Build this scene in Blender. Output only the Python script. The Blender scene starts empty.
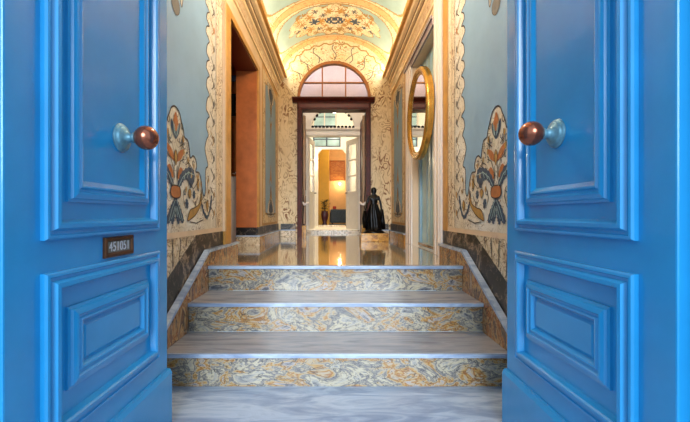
import bpy, bmesh, math, random
from mathutils import Vector, Matrix
random.seed(7)
scene = bpy.context.scene
COL = scene.collection
PI = math.pi

# ------------------------------------------------------------------ materials
MATS = {}
def s2l(c):
    return tuple((x/12.92 if x <= .04045 else ((x+.055)/1.055)**2.4) for x in c)
def hexc(h):
    h = h.lstrip('#')
    return s2l(tuple(int(h[i:i+2], 16)/255 for i in (0, 2, 4))) + (1,)

def new_mat(name, rough=.5, metal=0, spec=.5, coat=0):
    m = bpy.data.materials.new(name); m.use_nodes = True
    nt = m.node_tree; b = nt.nodes['Principled BSDF']
    b.inputs['Roughness'].default_value = rough
    b.inputs['Metallic'].default_value = metal
    b.inputs['Specular IOR Level'].default_value = spec
    b.inputs['Coat Weight'].default_value = coat
    b.inputs['Coat Roughness'].default_value = .08
    MATS[name] = m
    return m, nt, b

def coords(nt, scale=(1, 1, 1), rot=(0, 0, 0)):
    tc = nt.nodes.new('ShaderNodeTexCoord'); mp = nt.nodes.new('ShaderNodeMapping')
    mp.inputs['Scale'].default_value = scale; mp.inputs['Rotation'].default_value = rot
    nt.links.new(tc.outputs['Object'], mp.inputs['Vector'])
    return mp.outputs['Vector']

def noise(nt, vec, scale, detail=4, rough=.55, dist=0):
    n = nt.nodes.new('ShaderNodeTexNoise')
    n.inputs['Scale'].default_value = scale; n.inputs['Detail'].default_value = detail
    n.inputs['Roughness'].default_value = rough; n.inputs['Distortion'].default_value = dist
    nt.links.new(vec, n.inputs['Vector'])
    return n.outputs['Fac']

def ramp(nt, fac, stops, interp='LINEAR'):
    r = nt.nodes.new('ShaderNodeValToRGB'); r.color_ramp.interpolation = interp
    els = r.color_ramp.elements
    els[0].position = stops[0][0]; els[0].color = hexc(stops[0][1]) if isinstance(stops[0][1], str) else stops[0][1]
    els[1].position = stops[-1][0]; els[1].color = hexc(stops[-1][1]) if isinstance(stops[-1][1], str) else stops[-1][1]
    for p, c in stops[1:-1]:
        e = els.new(p); e.color = hexc(c) if isinstance(c, str) else c
    nt.links.new(fac, r.inputs['Fac'])
    return r.outputs['Color']

def mixc(nt, fac, a, b, mode='MIX'):
    m = nt.nodes.new('ShaderNodeMix'); m.data_type = 'RGBA'; m.blend_type = mode
    if isinstance(fac, (int, float)): m.inputs[0].default_value = fac
    else: nt.links.new(fac, m.inputs[0])
    for i, v in ((6, a), (7, b)):
        if isinstance(v, tuple): m.inputs[i].default_value = v
        elif isinstance(v, str): m.inputs[i].default_value = hexc(v)
        else: nt.links.new(v, m.inputs[i])
    return m.outputs[2]

def bump(nt, b, h, strength=.2, dist=.01):
    n = nt.nodes.new('ShaderNodeBump'); n.inputs['Strength'].default_value = strength
    n.inputs['Distance'].default_value = dist
    nt.links.new(h, n.inputs['Height']); nt.links.new(n.outputs['Normal'], b.inputs['Normal'])

def plain(name, col, rough=.5, metal=0, var=.12, scale=9, coat=0, bmp=0, spec=.5):
    """colour with a faint hand-painted mottling"""
    m, nt, b = new_mat(name, rough, metal, spec, coat)
    v = coords(nt); f = noise(nt, v, scale, 5, .6)
    c = hexc(col)
    lo = tuple(x*(1-var) for x in c[:3]) + (1,); hi = tuple(min(1, x*(1+var)) for x in c[:3]) + (1,)
    nt.links.new(ramp(nt, f, [(.3, lo), (.7, hi)]), b.inputs['Base Color'])
    if bmp: bump(nt, b, noise(nt, v, scale*4, 4), bmp, .004)
    return m

def emis(name, col, strength):
    m, nt, b = new_mat(name)
    b.inputs['Base Color'].default_value = hexc(col)
    b.inputs['Emission Color'].default_value = hexc(col)
    b.inputs['Emission Strength'].default_value = strength
    return m

def squiggle(name, base, line, nscale=9, freq=9, width=.10, rough=.45, base2=None, stretch=(1, 1, 1)):
    """painted arabesque: thin contour lines of a noise field on a cream ground"""
    m, nt, b = new_mat(name, rough)
    v = coords(nt, stretch)
    f = noise(nt, v, nscale, 1.5, .5, .6)
    mu = nt.nodes.new('ShaderNodeMath'); mu.operation = 'MULTIPLY'; mu.inputs[1].default_value = freq
    nt.links.new(f, mu.inputs[0])
    fr = nt.nodes.new('ShaderNodeMath'); fr.operation = 'PINGPONG'; fr.inputs[1].default_value = .5
    nt.links.new(mu.outputs[0], fr.inputs[0])
    k = ramp(nt, fr.outputs[0], [(width*.5, (1, 1, 1, 1)), (width, (0, 0, 0, 1))])
    g = ramp(nt, noise(nt, v, 3.5, 4, .6), [(.35, base), (.65, base2 or base)])
    k2 = nt.nodes.new('ShaderNodeMath'); k2.operation = 'MULTIPLY'
    nt.links.new(k, k2.inputs[0])
    nt.links.new(ramp(nt, noise(nt, v, 6, 2), [(.42, (.25, .25, .25, 1)), (.6, (1, 1, 1, 1))]), k2.inputs[1])
    nt.links.new(mixc(nt, k2.outputs[0], g, line), b.inputs['Base Color'])
    return m

def marble(name, stops, scale=4, dist=1.5, stretch=(1, 1, 1), rot=(0, 0, 0), rough=.12, coat=0, vein=None, vscale=5, vw=.03, detail=6, offset=0):
    m, nt, b = new_mat(name, rough, 0, .5, coat)
    v = coords(nt, stretch, rot)
    f = noise(nt, v, scale, detail, .62, dist)
    c = ramp(nt, f, stops)
    if vein:
        f2 = noise(nt, v, vscale, 5, .6, dist*1.3)
        k = ramp(nt, f2, [(.5-vw, (0, 0, 0, 1)), (.5, (1, 1, 1, 1)), (.5+vw, (0, 0, 0, 1))])
        c = mixc(nt, k, c, vein)
    nt.links.new(c, b.inputs['Base Color'])
    return m

BLUE = plain('blue_gloss_paint', '#1f8ac4', .26, var=.08, scale=5, coat=.3, bmp=.05)
marble('grey_white_marble', [(.30, '#7484a0'), (.45, '#92a2bc'), (.58, '#b2c0d4'), (.75, '#8494b0')], 2.6, .9, (1.1, 4.5, 4), (0, 0, .16), rough=.18)
marble('grey_streaked_marble', [(.30, '#686c78'), (.44, '#808390'), (.56, '#97979e'), (.75, '#777a86')], 3.0, .7, (1, 7, 5), (0, 0, .05), rough=.15)
marble('breccia_marble', [(.26, '#2e2e32'), (.34, '#5c5c62'), (.40, '#96928c'), (.44, '#bcae92'), (.475, '#5f5e64'), (.51, '#a89c88'), (.54, '#b08a50'), (.56, '#8a5228'), (.58, '#b09a78'), (.62, '#a09896'), (.67, '#56565c'), (.72, '#a4957a'), (.78, '#b8b2a8')], 5.2, 1.0, (1, 1.6, 1.9), (0, .5, 0), rough=.16, vein='#3c3b3e', vscale=9, vw=.018, detail=12)
marble('rust_breccia_marble', [(.28, '#2e2826'), (.38, '#6b5a50'), (.44, '#b08a5c'), (.49, '#8a4e26'), (.54, '#c09a6a'), (.58, '#5c4c48'), (.64, '#8c6040'), (.72, '#b8aa98')], 5.5, .9, (1, 1.7, .9), (.7, 0, 0), rough=.2, vein='#2f2622', vscale=7, vw=.02)
marble('polished_brown_marble', [(.28, '#6f6656'), (.42, '#978468'), (.5, '#b39c78'), (.6, '#857a66'), (.74, '#c0ab88')], 2.6, 1.2, (1.0, 4.5, 3), (0, 0, .05), rough=.05, coat=1, vein='#c8a060', vscale=3.2, vw=.02)
marble('ochre_marble', [(.30, '#8a5a1e'), (.5, '#b98436'), (.7, '#cfa45c')], 7, 1.2, rough=.2, vein='#6a3f18', vw=.03)
marble('pink_cream_marble', [(.3, '#c9a284'), (.5, '#dcc09c'), (.7, '#e6d2b2')], 5, 1.6, rough=.25, vein='#9a6a48', vscale=8, vw=.02)
marble('veined_cream_marble', [(.3, '#b49878'), (.5, '#d8c3a2'), (.7, '#e3d7c0')], 5, 2, rough=.25, vein='#5d463a', vscale=9, vw=.035)
marble('black_marble', [(.3, '#0c0908'), (.49, '#15110f'), (.56, '#3a302a'), (.60, '#a08c76'), (.64, '#1c1614')], 6, 1.0, rough=.36, vein='#8a7864', vscale=7, vw=.010)
squiggle('cream_arabesque', '#e4cfa6', '#8a5c34', 10, 7, .20, .5, '#d8bd8e', (1, 1, .55))
squiggle('border_arabesque', '#e6d8be', '#7d5a44', 14, 8, .20, .5, '#dac6a6', (1, 1.4, .8))
squiggle('ivory_scrollwork', '#e2dccf', '#7c6450', 13, 8, .11, .5, '#d0c2a8')
squiggle('gold_scrollwork', '#e5c98c', '#b07c34', 12, 6, .12, .5, '#dcb978')
squiggle('golden_cream_vault', '#f2e8cc', '#a9783c', 11, 7, .17, .5, '#e8d5a4')
squiggle('orange_band_vault', '#e4bd84', '#b8763c', 14, 6, .14, .5, '#e6c084')
plain('pale_blue_field', '#84a6c0', .5, var=.10, scale=3)
plain('vault_blue', '#a3bdb8', .5, var=.10, scale=5)
plain('outline_brown', '#3d2f2c', .6)
plain('motif_orange', '#b06a3a', .55, var=.2, scale=30)
plain('motif_navy', '#3c4c60', .55, var=.55, scale=60)
plain('motif_ochre', '#b08648', .55, var=.2, scale=30)
plain('motif_grey', '#6a6660', .55, var=.25, scale=30)
plain('ochre_gilt_paint', '#c08a3c', .42, var=.2, scale=12)
plain('ivory_paint', '#ecdfd4', .42, var=.05)
plain('pink_stone', '#dcbf9e', .5, var=.10, scale=4)
plain('cornice_cream', '#e2c597', .45, var=.08, scale=10)
plain('cornice_line', '#5b3416', .5)
plain('terracotta_marble', '#b8693a', .32, var=.22, scale=7)
plain('dark_red_lacquer', '#5a130a', .35, var=.15)
plain('mauve_moulding', '#8d7a80', .45)
plain('mahogany', '#4c170c', .42, var=.35, scale=14, coat=0, spec=.25)
plain('tan_wood', '#a2622c', .4, var=.2, scale=14)
plain('dark_bronze', '#0c0b0c', .28, metal=.6, var=.3)
plain('black_iron', '#17130f', .4, metal=.7)
plain('copper_knob', '#8e4c34', .22, metal=.75, var=.35, scale=25, coat=.3)
plain('verdigris', '#5f8b9c', .4, metal=.35, var=.35, scale=40, bmp=.3)
plain('brown_brass', '#5a3824', .35, metal=.7, var=.3, scale=60)
plain('silver_tag', '#c9ccd6', .3, metal=.4)
plain('gilt', '#c89a48', .26, metal=.75, var=.25, scale=14)
plain('white_paint', '#efe9dc', .4, var=.03)
plain('white_leaf', '#dcd2c4', .4, var=.05)
plain('yellow_wall', '#d8a83a', .6, var=.06)
plain('beige_wall', '#e0b980', .6, var=.06)
plain('room_ceiling', '#e6ddc8', .6)
plain('facade_stone', '#c9c2b4', .7, var=.15, bmp=.2)
plain('street_stone', '#8f959c', .6, var=.2)
plain('curtain_cloth', '#b99a7e', .8, var=.15, scale=20)
plain('teal_glazing', '#a4c4c8', .2, var=.25, scale=3)
plain('pane_reflection_pink', '#b7a3a4', .7, var=.12, scale=2)  # wall colour imitating the pinkish grey reflection in the arched window panes
plain('sofa_cloth', '#3c4a55', .8, var=.6, scale=45)
plain('red_cloth', '#a62818', .7)
plain('maroon_glaze', '#4a1820', .35)
plain('dark_leaf', '#26261c', .6, var=.4, scale=30)
plain('chrome', '#d8d8da', .15, metal=1)
emis('warm_globe', '#ffe6b4', 14)
# mirror glass
m, nt, b = new_mat('mirror_glass', .02, 1); b.inputs['Base Color'].default_value = (.9, .9, .88, 1)
# clear window glass
m, nt, b = new_mat('clear_glass', .03); b.inputs['Transmission Weight'].default_value = 1; b.inputs['IOR'].default_value = 1.15
b.inputs['Base Color'].default_value = (.95, .95, .95, 1)
# orange-brown woven picture
m, nt, b = new_mat('brown_mosaic_picture', .5)
bt = nt.nodes.new('ShaderNodeTexBrick'); nt.links.new(coords(nt, (1, 1, 1), (PI/2, 0, 0)), bt.inputs['Vector'])
bt.inputs['Scale'].default_value = 9; bt.inputs['Color1'].default_value = hexc('#a9652a'); bt.inputs['Color2'].default_value = hexc('#c98b48'); bt.inputs['Mortar'].default_value = hexc('#7c4418')
nt.links.new(bt.outputs['Color'], b.inputs['Base Color'])

# ------------------------------------------------------------------ mesh builder
class MB:
    def __init__(s): s.bm = bmesh.new(); s.mats = []
    def mi(s, m):
        if m not in s.mats: s.mats.append(m)
        return s.mats.index(m)
    def face(s, pts, m, smooth=False):
        vs = [s.bm.verts.new(p) for p in pts]
        f = s.bm.faces.new(vs); f.material_index = s.mi(m); f.smooth = smooth
        return f
    def box(s, x0, x1, y0, y1, z0, z1, m, bev=0):
        i = s.mi(m)
        vs = [s.bm.verts.new((x, y, z)) for x in (x0, x1) for y in (y0, y1) for z in (z0, z1)]
        fs = []
        for q in ((0, 1, 3, 2), (4, 6, 7, 5), (0, 4, 5, 1), (2, 3, 7, 6), (0, 2, 6, 4), (1, 5, 7, 3)):
            f = s.bm.faces.new([vs[k] for k in q]); f.material_index = i; fs.append(f)
        bmesh.ops.recalc_face_normals(s.bm, faces=fs)
        if bev:
            es = set(e for f in fs for e in f.edges)
            bmesh.ops.bevel(s.bm, geom=list(es), offset=bev, segments=2, affect='EDGES', profile=.6)
    def grid(s, rows, m, closed=False, smooth=True, matf=None):
        """rows of points -> quads"""
        vr = [[s.bm.verts.new(p) for p in r] for r in rows]
        n = len(rows[0]); i = s.mi(m)
        for a in range(len(rows)-1):
            for b_ in range(n if closed else n-1):
                c = (b_+1) % n
                f = s.bm.faces.new((vr[a][b_], vr[a][c], vr[a+1][c], vr[a+1][b_])); f.smooth = smooth
                f.material_index = i if not matf else s.mi(matf(a, b_))
        return vr
    def lathe(s, prof, m, M=None, seg=28, smooth=True, fold=None, ysc=1):
        M = M or Matrix()
        rows = []
        for r, z in prof:
            row = []
            for k in range(seg):
                a = 2*PI*k/seg; rr = r*(fold(a, z) if fold else 1)
                row.append(M @ Vector((rr*math.cos(a), rr*math.sin(a)*ysc, z)))
            rows.append(row)
        vr = s.grid(rows, m, True, smooth)
        for r in (vr[0], vr[-1]):
            f = s.bm.faces.new(r); f.material_index = s.mi(m)
    def tube(s, pts, r, m, seg=10, smooth=True):
        pts = [Vector(p) for p in pts]; rows = []
        up = Vector((0, 0, 1))
        for k, p in enumerate(pts):
            d = (pts[min(k+1, len(pts)-1)] - pts[max(k-1, 0)]).normalized()
            a = d.cross(up) if abs(d.dot(up)) < .95 else d.cross(Vector((0, 1, 0)))
            a.normalize(); b_ = a.cross(d).normalized()
            rr = r[k] if isinstance(r, (list, tuple)) else r
            rows.append([p + a*rr*math.cos(2*PI*j/seg) + b_*rr*math.sin(2*PI*j/seg) for j in range(seg)])
        vr = s.grid(rows, m, True, smooth)
        for q in (vr[0], vr[-1]):
            f = s.bm.faces.new(q); f.material_index = s.mi(m)
    def extrude_poly(s, pts, f3, a, b_, m):
        """closed 2-D outline, f3(p, t) -> 3-D at t=a and t=b_"""
        A = [s.bm.verts.new(f3(p, a)) for p in pts]; B = [s.bm.verts.new(f3(p, b_)) for p in pts]
        i = s.mi(m); fs = [s.bm.faces.new(A), s.bm.faces.new(B)]
        for k in range(len(pts)):
            l = (k+1) % len(pts); fs.append(s.bm.faces.new((A[k], A[l], B[l], B[k])))
        for f in fs: f.material_index = i
        bmesh.ops.recalc_face_normals(s.bm, faces=fs)
    def frame_rect(s, f3, u0, u1, v0, v1, prof, m, fill=None):
        """mitred moulding: prof = (inset, height); f3(u,v,h)"""
        rows = []
        for w, h in prof:
            rows.append([f3(u0+w, v0+w, h), f3(u1-w, v0+w, h), f3(u1-w, v1-w, h), f3(u0+w, v1-w, h)])
        vr = s.grid(rows, m, True, False)
        if fill:
            f = s.bm.faces.new(vr[-1]); f.material_index = s.mi(fill)
    def build(s, name, parent=None, recalc=False):
        if recalc: bmesh.ops.recalc_face_normals(s.bm, faces=s.bm.faces)
        me = bpy.data.meshes.new(name)
        if parent is not None:
            bmesh.ops.translate(s.bm, verts=s.bm.verts, vec=-world_loc(parent))
        s.bm.to_mesh(me); s.bm.free()
        for m in s.mats: me.materials.append(MATS[m])
        o = bpy.data.objects.new(name, me); COL.objects.link(o)
        if parent is not None: o.parent = parent
        return o

def world_loc(o):
    v = Vector((0, 0, 0))
    while o is not None: v += o.location; o = o.parent
    return v
def thing(name, loc, label=None, cat=None, group=None, kind=None):
    o = bpy.data.objects.new(name, None); COL.objects.link(o); o.location = loc
    o.empty_display_size = .1
    return tag(o, label, cat, group, kind)
def tag(o, label=None, cat=None, group=None, kind=None):
    if label: o['label'] = label
    if cat: o['category'] = cat
    if group: o['group'] = group
    if kind: o['kind'] = kind
    return o
def struct(o, label, cat): return tag(o, label, cat, kind='structure')

def smooth_loop(p, n=5):
    out = []; N = len(p)
    for i in range(N):
        p0, p1, p2, p3 = p[i-1], p[i], p[(i+1) % N], p[(i+2) % N]
        for k in range(n):
            t = k/n
            out.append(tuple(.5*((2*p1[j]) + (-p0[j]+p2[j])*t + (2*p0[j]-5*p1[j]+4*p2[j]-p3[j])*t*t + (-p0[j]+3*p1[j]-3*p2[j]+p3[j])*t**3) for j in (0, 1)))
    return out
def ribbon(mb, pts, w, f, m, closed=False):
    """painted line of width w along 2-D pts on the surface f(u,v)"""
    n = len(pts); L = []; R = []
    for i in range(n):
        a = pts[i-1] if (closed or i > 0) else pts[0]; c = pts[(i+1) % n] if (closed or i < n-1) else pts[-1]
        du, dv = c[0]-a[0], c[1]-a[1]; l = math.hypot(du, dv) or 1
        nx, ny = -dv/l*w/2, du/l*w/2
        L.append((pts[i][0]+nx, pts[i][1]+ny)); R.append((pts[i][0]-nx, pts[i][1]-ny))
    for i in range(n if closed else n-1):
        j = (i+1) % n
        mb.face([f(*L[i]), f(*L[j]), f(*R[j]), f(*R[i])], m)
def patch(mb, pts, f, m, sm=4):
    q = smooth_loop(pts, sm) if sm else pts
    mb.face([f(*p) for p in q], m)

# ------------------------------------------------------------------ measures
WX = .87            # wall plane
LAND = .495         # landing height
YB = 5.7            # back wall
R_ = .165
NY = [1.775, 2.10, 2.435]
CAPZ = .602

# ================================================================== BLUE DOORS
def make_leaf(s):
    name = 'door_1' if s < 0 else 'door_2'
    root = thing(name, (s*.69, .735, .012))
    struct(root, 'left light blue panelled entrance door leaf with a small number plate' if s < 0 else
           'right light blue panelled entrance door leaf without a number plate', 'door')
    F = -.668 if s < 0 else .672
    f3 = lambda u, v, h: (F - s*h, u, v)
    mb = MB(); mb.box(min(F, F+s*.05), max(F, F+s*.05), .735, 1.46, .014, 2.76, 'blue_gloss_paint', .004)
    mb.build('leaf_board', root)
    OUT = [(0, 0), (0, .010), (.004, .015), (.010, .016), (.013, .011), (.020, .010), (.024, .016), (.027, .021), (.036, .022), (.040, .017), (.043, .008), (.046, 0)]
    INN = [(0, 0), (0, .007), (.007, .009), (.010, .015), (.018, .018), (.024, .019), (.028, .013), (.034, .012), (.038, .017), (.043, .016), (.056, .006)]
    def panel(z0, z1, nested=False):
        mb = MB(); mb.frame_rect(f3, .828, 1.372, z0, z1, OUT, 'blue_gloss_paint'); mb.build('panel_moulding', root)
        mb = MB()
        if nested:
            mb.frame_rect(f3, .905, 1.295, z0+.103, z1-.093, INN[:-1] + [(.050, .004), (.052, .004), (.062, .010)], 'blue_gloss_paint', 'blue_gloss_paint')
        else:
            mb.frame_rect(f3, .905, 1.295, z0+.09, z1-.09, INN, 'blue_gloss_paint', 'blue_gloss_paint')
        mb.build('raised_panel', root)
    panel(.775, 2.02); panel(2.09, 2.68); panel(.30, .70, True)
    # kick board
    mb = MB(); mb.extrude_poly([(0, .014), (.018, .014), (.018, .212), (.010, .226), (0, .228)],
                               lambda p, t: (F - s*p[0], t, p[1]), .74, 1.462, 'blue_gloss_paint')
    mb.build('kick_board', root)
    # knob: lathe along -s x
    kz, ky = (1.068, 1.13) if s < 0 else (1.079, 1.12)
    M = Matrix.Translation((F - s*.006, ky, kz)) @ Matrix.Rotation(-s*PI/2, 4, 'Y')
    mb = MB(); mb.lathe([(.041, 0), (.044, .003), (.042, .008), (.036, .009), (.037, .013), (.031, .017), (.022, .020), (.0155, .025), (.0125, .034), (.0125, .038), (.016, .041), (.016, .046)], 'verdigris', M)
    kn = mb.build('door_knob', root)
    prof = []
    for i in range(15):
        a = PI*i/14; prof.append((max(.037*math.sin(a), .004), .044+.035-.035*math.cos(a)))
    mb = MB(); mb.lathe(prof, 'copper_knob', M, 32); mb.build('knob_ball', kn)
    # hinges on the frame side
    for z in (.35, 1.35, 2.35):
        mb = MB(); mb.lathe([(.008, 0), (.011, .003), (.011, .087), (.008, .09)], 'blue_gloss_paint', Matrix.Translation((s*.725, .745, z)), 12)
        mb.build('hinge', root)
    return root, f3

leafL, fL = make_leaf(-1)
leafR, fR = make_leaf(1)
# number plate on the left leaf
y0, y1, z0, z1 = 1.052, 1.202, .708, .768
mb = MB(); mb.frame_rect(fL, y0, y1, z0, z1, [(0, 0), (0, .006), (.003, .009), (.010, .009), (.013, .004)], 'brown_brass', 'brown_brass')
plate = mb.build('number_plate', leafL); plate['label'] = 'brown framed number plate'
mb = MB(); mb.box(-.668+.004, -.668+.0052, y0+.018, y1-.018, z0+.014, z1-.014, 'motif_grey')
tg = mb.build('plate_insert', plate)
# worn characters on the insert, upright strokes as seen in the photo
txt = bpy.data.curves.new('plate_lettering', 'FONT'); txt.body = '451051'; txt.size = .040; txt.extrude = .0006
txt.align_x = 'CENTER'; txt.align_y = 'CENTER'
to = bpy.data.objects.new('tmp', txt); COL.objects.link(to)
dg = bpy.context.evaluated_depsgraph_get(); me = bpy.data.meshes.new_from_object(to.evaluated_get(dg))
bpy.data.objects.remove(to)
me.name = 'plate_lettering'; me.materials.clear(); me.materials.append(MATS['silver_tag'])
Mx = Matrix(((0, 0, 1, 0), (1, 0, 0, 0), (0, 1, 0, 0), (0, 0, 0, 1)))
me.transform(Matrix.Translation(Vector((-.6624, (y0+y1)/2, (z0+z1)/2)) - world_loc(tg)) @ Mx @ Matrix.Diagonal((.9, 1, 1, 1)))
lo = bpy.data.objects.new('plate_lettering', me); COL.objects.link(lo); lo.parent = tg
# iron ring latch on the free edge of the right leaf
mb = MB()
rp = [(.700+.012*math.cos(a), 1.472, 1.06+.022*math.sin(a)) for a in [2*PI*k/20 for k in range(21)]]
mb.tube(rp, .0035, 'black_iron', 8); mb.box(.694, .706, 1.459, 1.474, 1.078, 1.09, 'black_iron', .001)
mb.build('ring_latch', leafR)

# door frame + facade
mb = MB()
for s in (-1, 1):
    a, b = sorted((s*.70, s*.76)); mb.box(a, b, .56, .732, 0, 2.86, 'blue_gloss_paint', .004)
mb.box(-.70, .70, .56, .732, 2.78, 2.86, 'blue_gloss_paint', .004)
struct(mb.build('trim_1'), 'light blue timber door frame around the entrance opening', 'door frame')
mb = MB()
for s in (-1, 1):
    a, b = sorted((s*.762, s*2.6)); mb.box(a, b, .42, .735, -.165, 4.2, 'facade_stone')
mb.box(-.762, .762, .42, .735, 2.862, 4.2, 'facade_stone')
struct(mb.build('wall_front'), 'pale stone street front around the blue doors', 'wall')
mb = MB(); mb.box(-5, 5, -6, .10, -.30, -.165, 'street_stone')
struct(mb.build('floor_street'), 'grey stone paving of the street before the doorway', 'street')

# ================================================================== STAIRCASE
st = thing('marble_staircase', (0, 1.5, 0), 'grey and gold marble staircase of broad steps rising between the blue doors to the hall', 'stairs')
def tread(y0, y1, z, m, wx=.84):
    mb = MB(); mb.box(-wx, wx, y0, y1, z-.024, z, m, .004)
    return mb.build('tread', st)
mb = MB(); mb.box(-.664, .664, .10, .56, -.165, 0, 'grey_white_marble', .005)
mb.box(-.66, .66, .56, .74, -.165, 0, 'grey_white_marble')
mb.box(-.862, .862, .74, 1.82, -.165, 0, 'grey_white_marble')
mb.build('bottom_tread', st)
for k, y in enumerate(NY):
    z = R_*(k+1)
    nxt = NY[k+1]+.02 if k < 2 else y+.06
    mb = MB(); mb.box(-.84, .84, y, nxt, z-.022, z, 'grey_streaked_marble', .003)
    # pale honed front edge of each nosing
    mb.box(-.84, .84, y-.0015, y+.012, z-.021, z+.0006, 'grey_white_marble', .002)
    mb.build('tread', st)
    mb = MB(); mb.box(-.84, .84, y+.018, y+.045, z-R_+.0005, z-.0225, 'breccia_marble'); mb.build('riser', st)
# curbs flanking the stairs, with sloped caps
def zcap(y): return CAPZ if y >= NY[2] else CAPZ-.508*(NY[2]-y)
for s in (-1, 1):
    yend = 3.20 if s < 0 else 2.985
    mb = MB(); pts = [(1.42, 0.0005), (yend, 0.0005), (yend, CAPZ-.018), (NY[2], CAPZ-.018), (1.42, zcap(1.42)-.018)]
    if s < 0: pts = [(1.42, 0.0005), (3.03, 0.0005), (3.03, LAND), (yend, LAND), (yend, CAPZ-.018), (NY[2], CAPZ-.018), (1.42, zcap(1.42)-.018)]
    mb.extrude_poly(pts, lambda p, t: (t, p[0], p[1]), s*.8405, s*.8625, 'rust_breccia_marble'); c = mb.build('stair_curb', st); c['label'] = 'rust-brown veined marble curb'
    mb = MB(); pts = [(1.40, zcap(1.40)), (NY[2], CAPZ), (yend+.004, CAPZ), (yend+.004, CAPZ-.018), (NY[2]+.004, CAPZ-.018), (1.40, zcap(1.40)-.020)]
    mb.extrude_poly(pts, lambda p, t: (t, p[0], p[1]), s*.828, s*.8625, 'grey_white_marble'); cc = mb.build('curb_cap', c); cc['label'] = 'grey marble curb cap'

# ================================================================== FLOORS
mb = MB(); mb.box(-.8695, .8695, NY[2]+.06, 6.80, .40, LAND, 'polished_brown_marble')
mb.box(-1.1, -.87, 3.035, 4.12, .40, LAND-.0005, 'polished_brown_marble')
struct(mb.build('floor'), 'polished brown marble floor of the hall reflecting the far doorway', 'floor')
mb = MB(); mb.box(-1.3, 1.3, 6.805, 9.6, .40, LAND+.03, 'white_paint')
mb.box(-1.3, 1.3, 6.80, 6.86, .41, LAND+.055, 'veined_cream_marble')
struct(mb.build('floor_2'), 'pale floor and raised sill beyond the inner white door', 'floor')
mb = MB(); mb.box(-1.6, 1.6, 9.6, 12.6, .40, LAND+.03, 'sofa_cloth')
struct(mb.build('floor_3'), 'dark floor of the far yellow room', 'floor')
mb = MB(); mb.box(-2.6, -1.1, 2.6, 5.4, .40, LAND, 'tan_wood')
struct(mb.build('floor_4'), 'floor of the side room behind the left doorway', 'floor')

# ================================================================== SIDE WALLS
DY0, DY1, DZ = 3.03, 4.13, 2.445       # left doorway
AY0, AY1, AZ = 3.20, 4.14, 2.48        # right alcove

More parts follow.
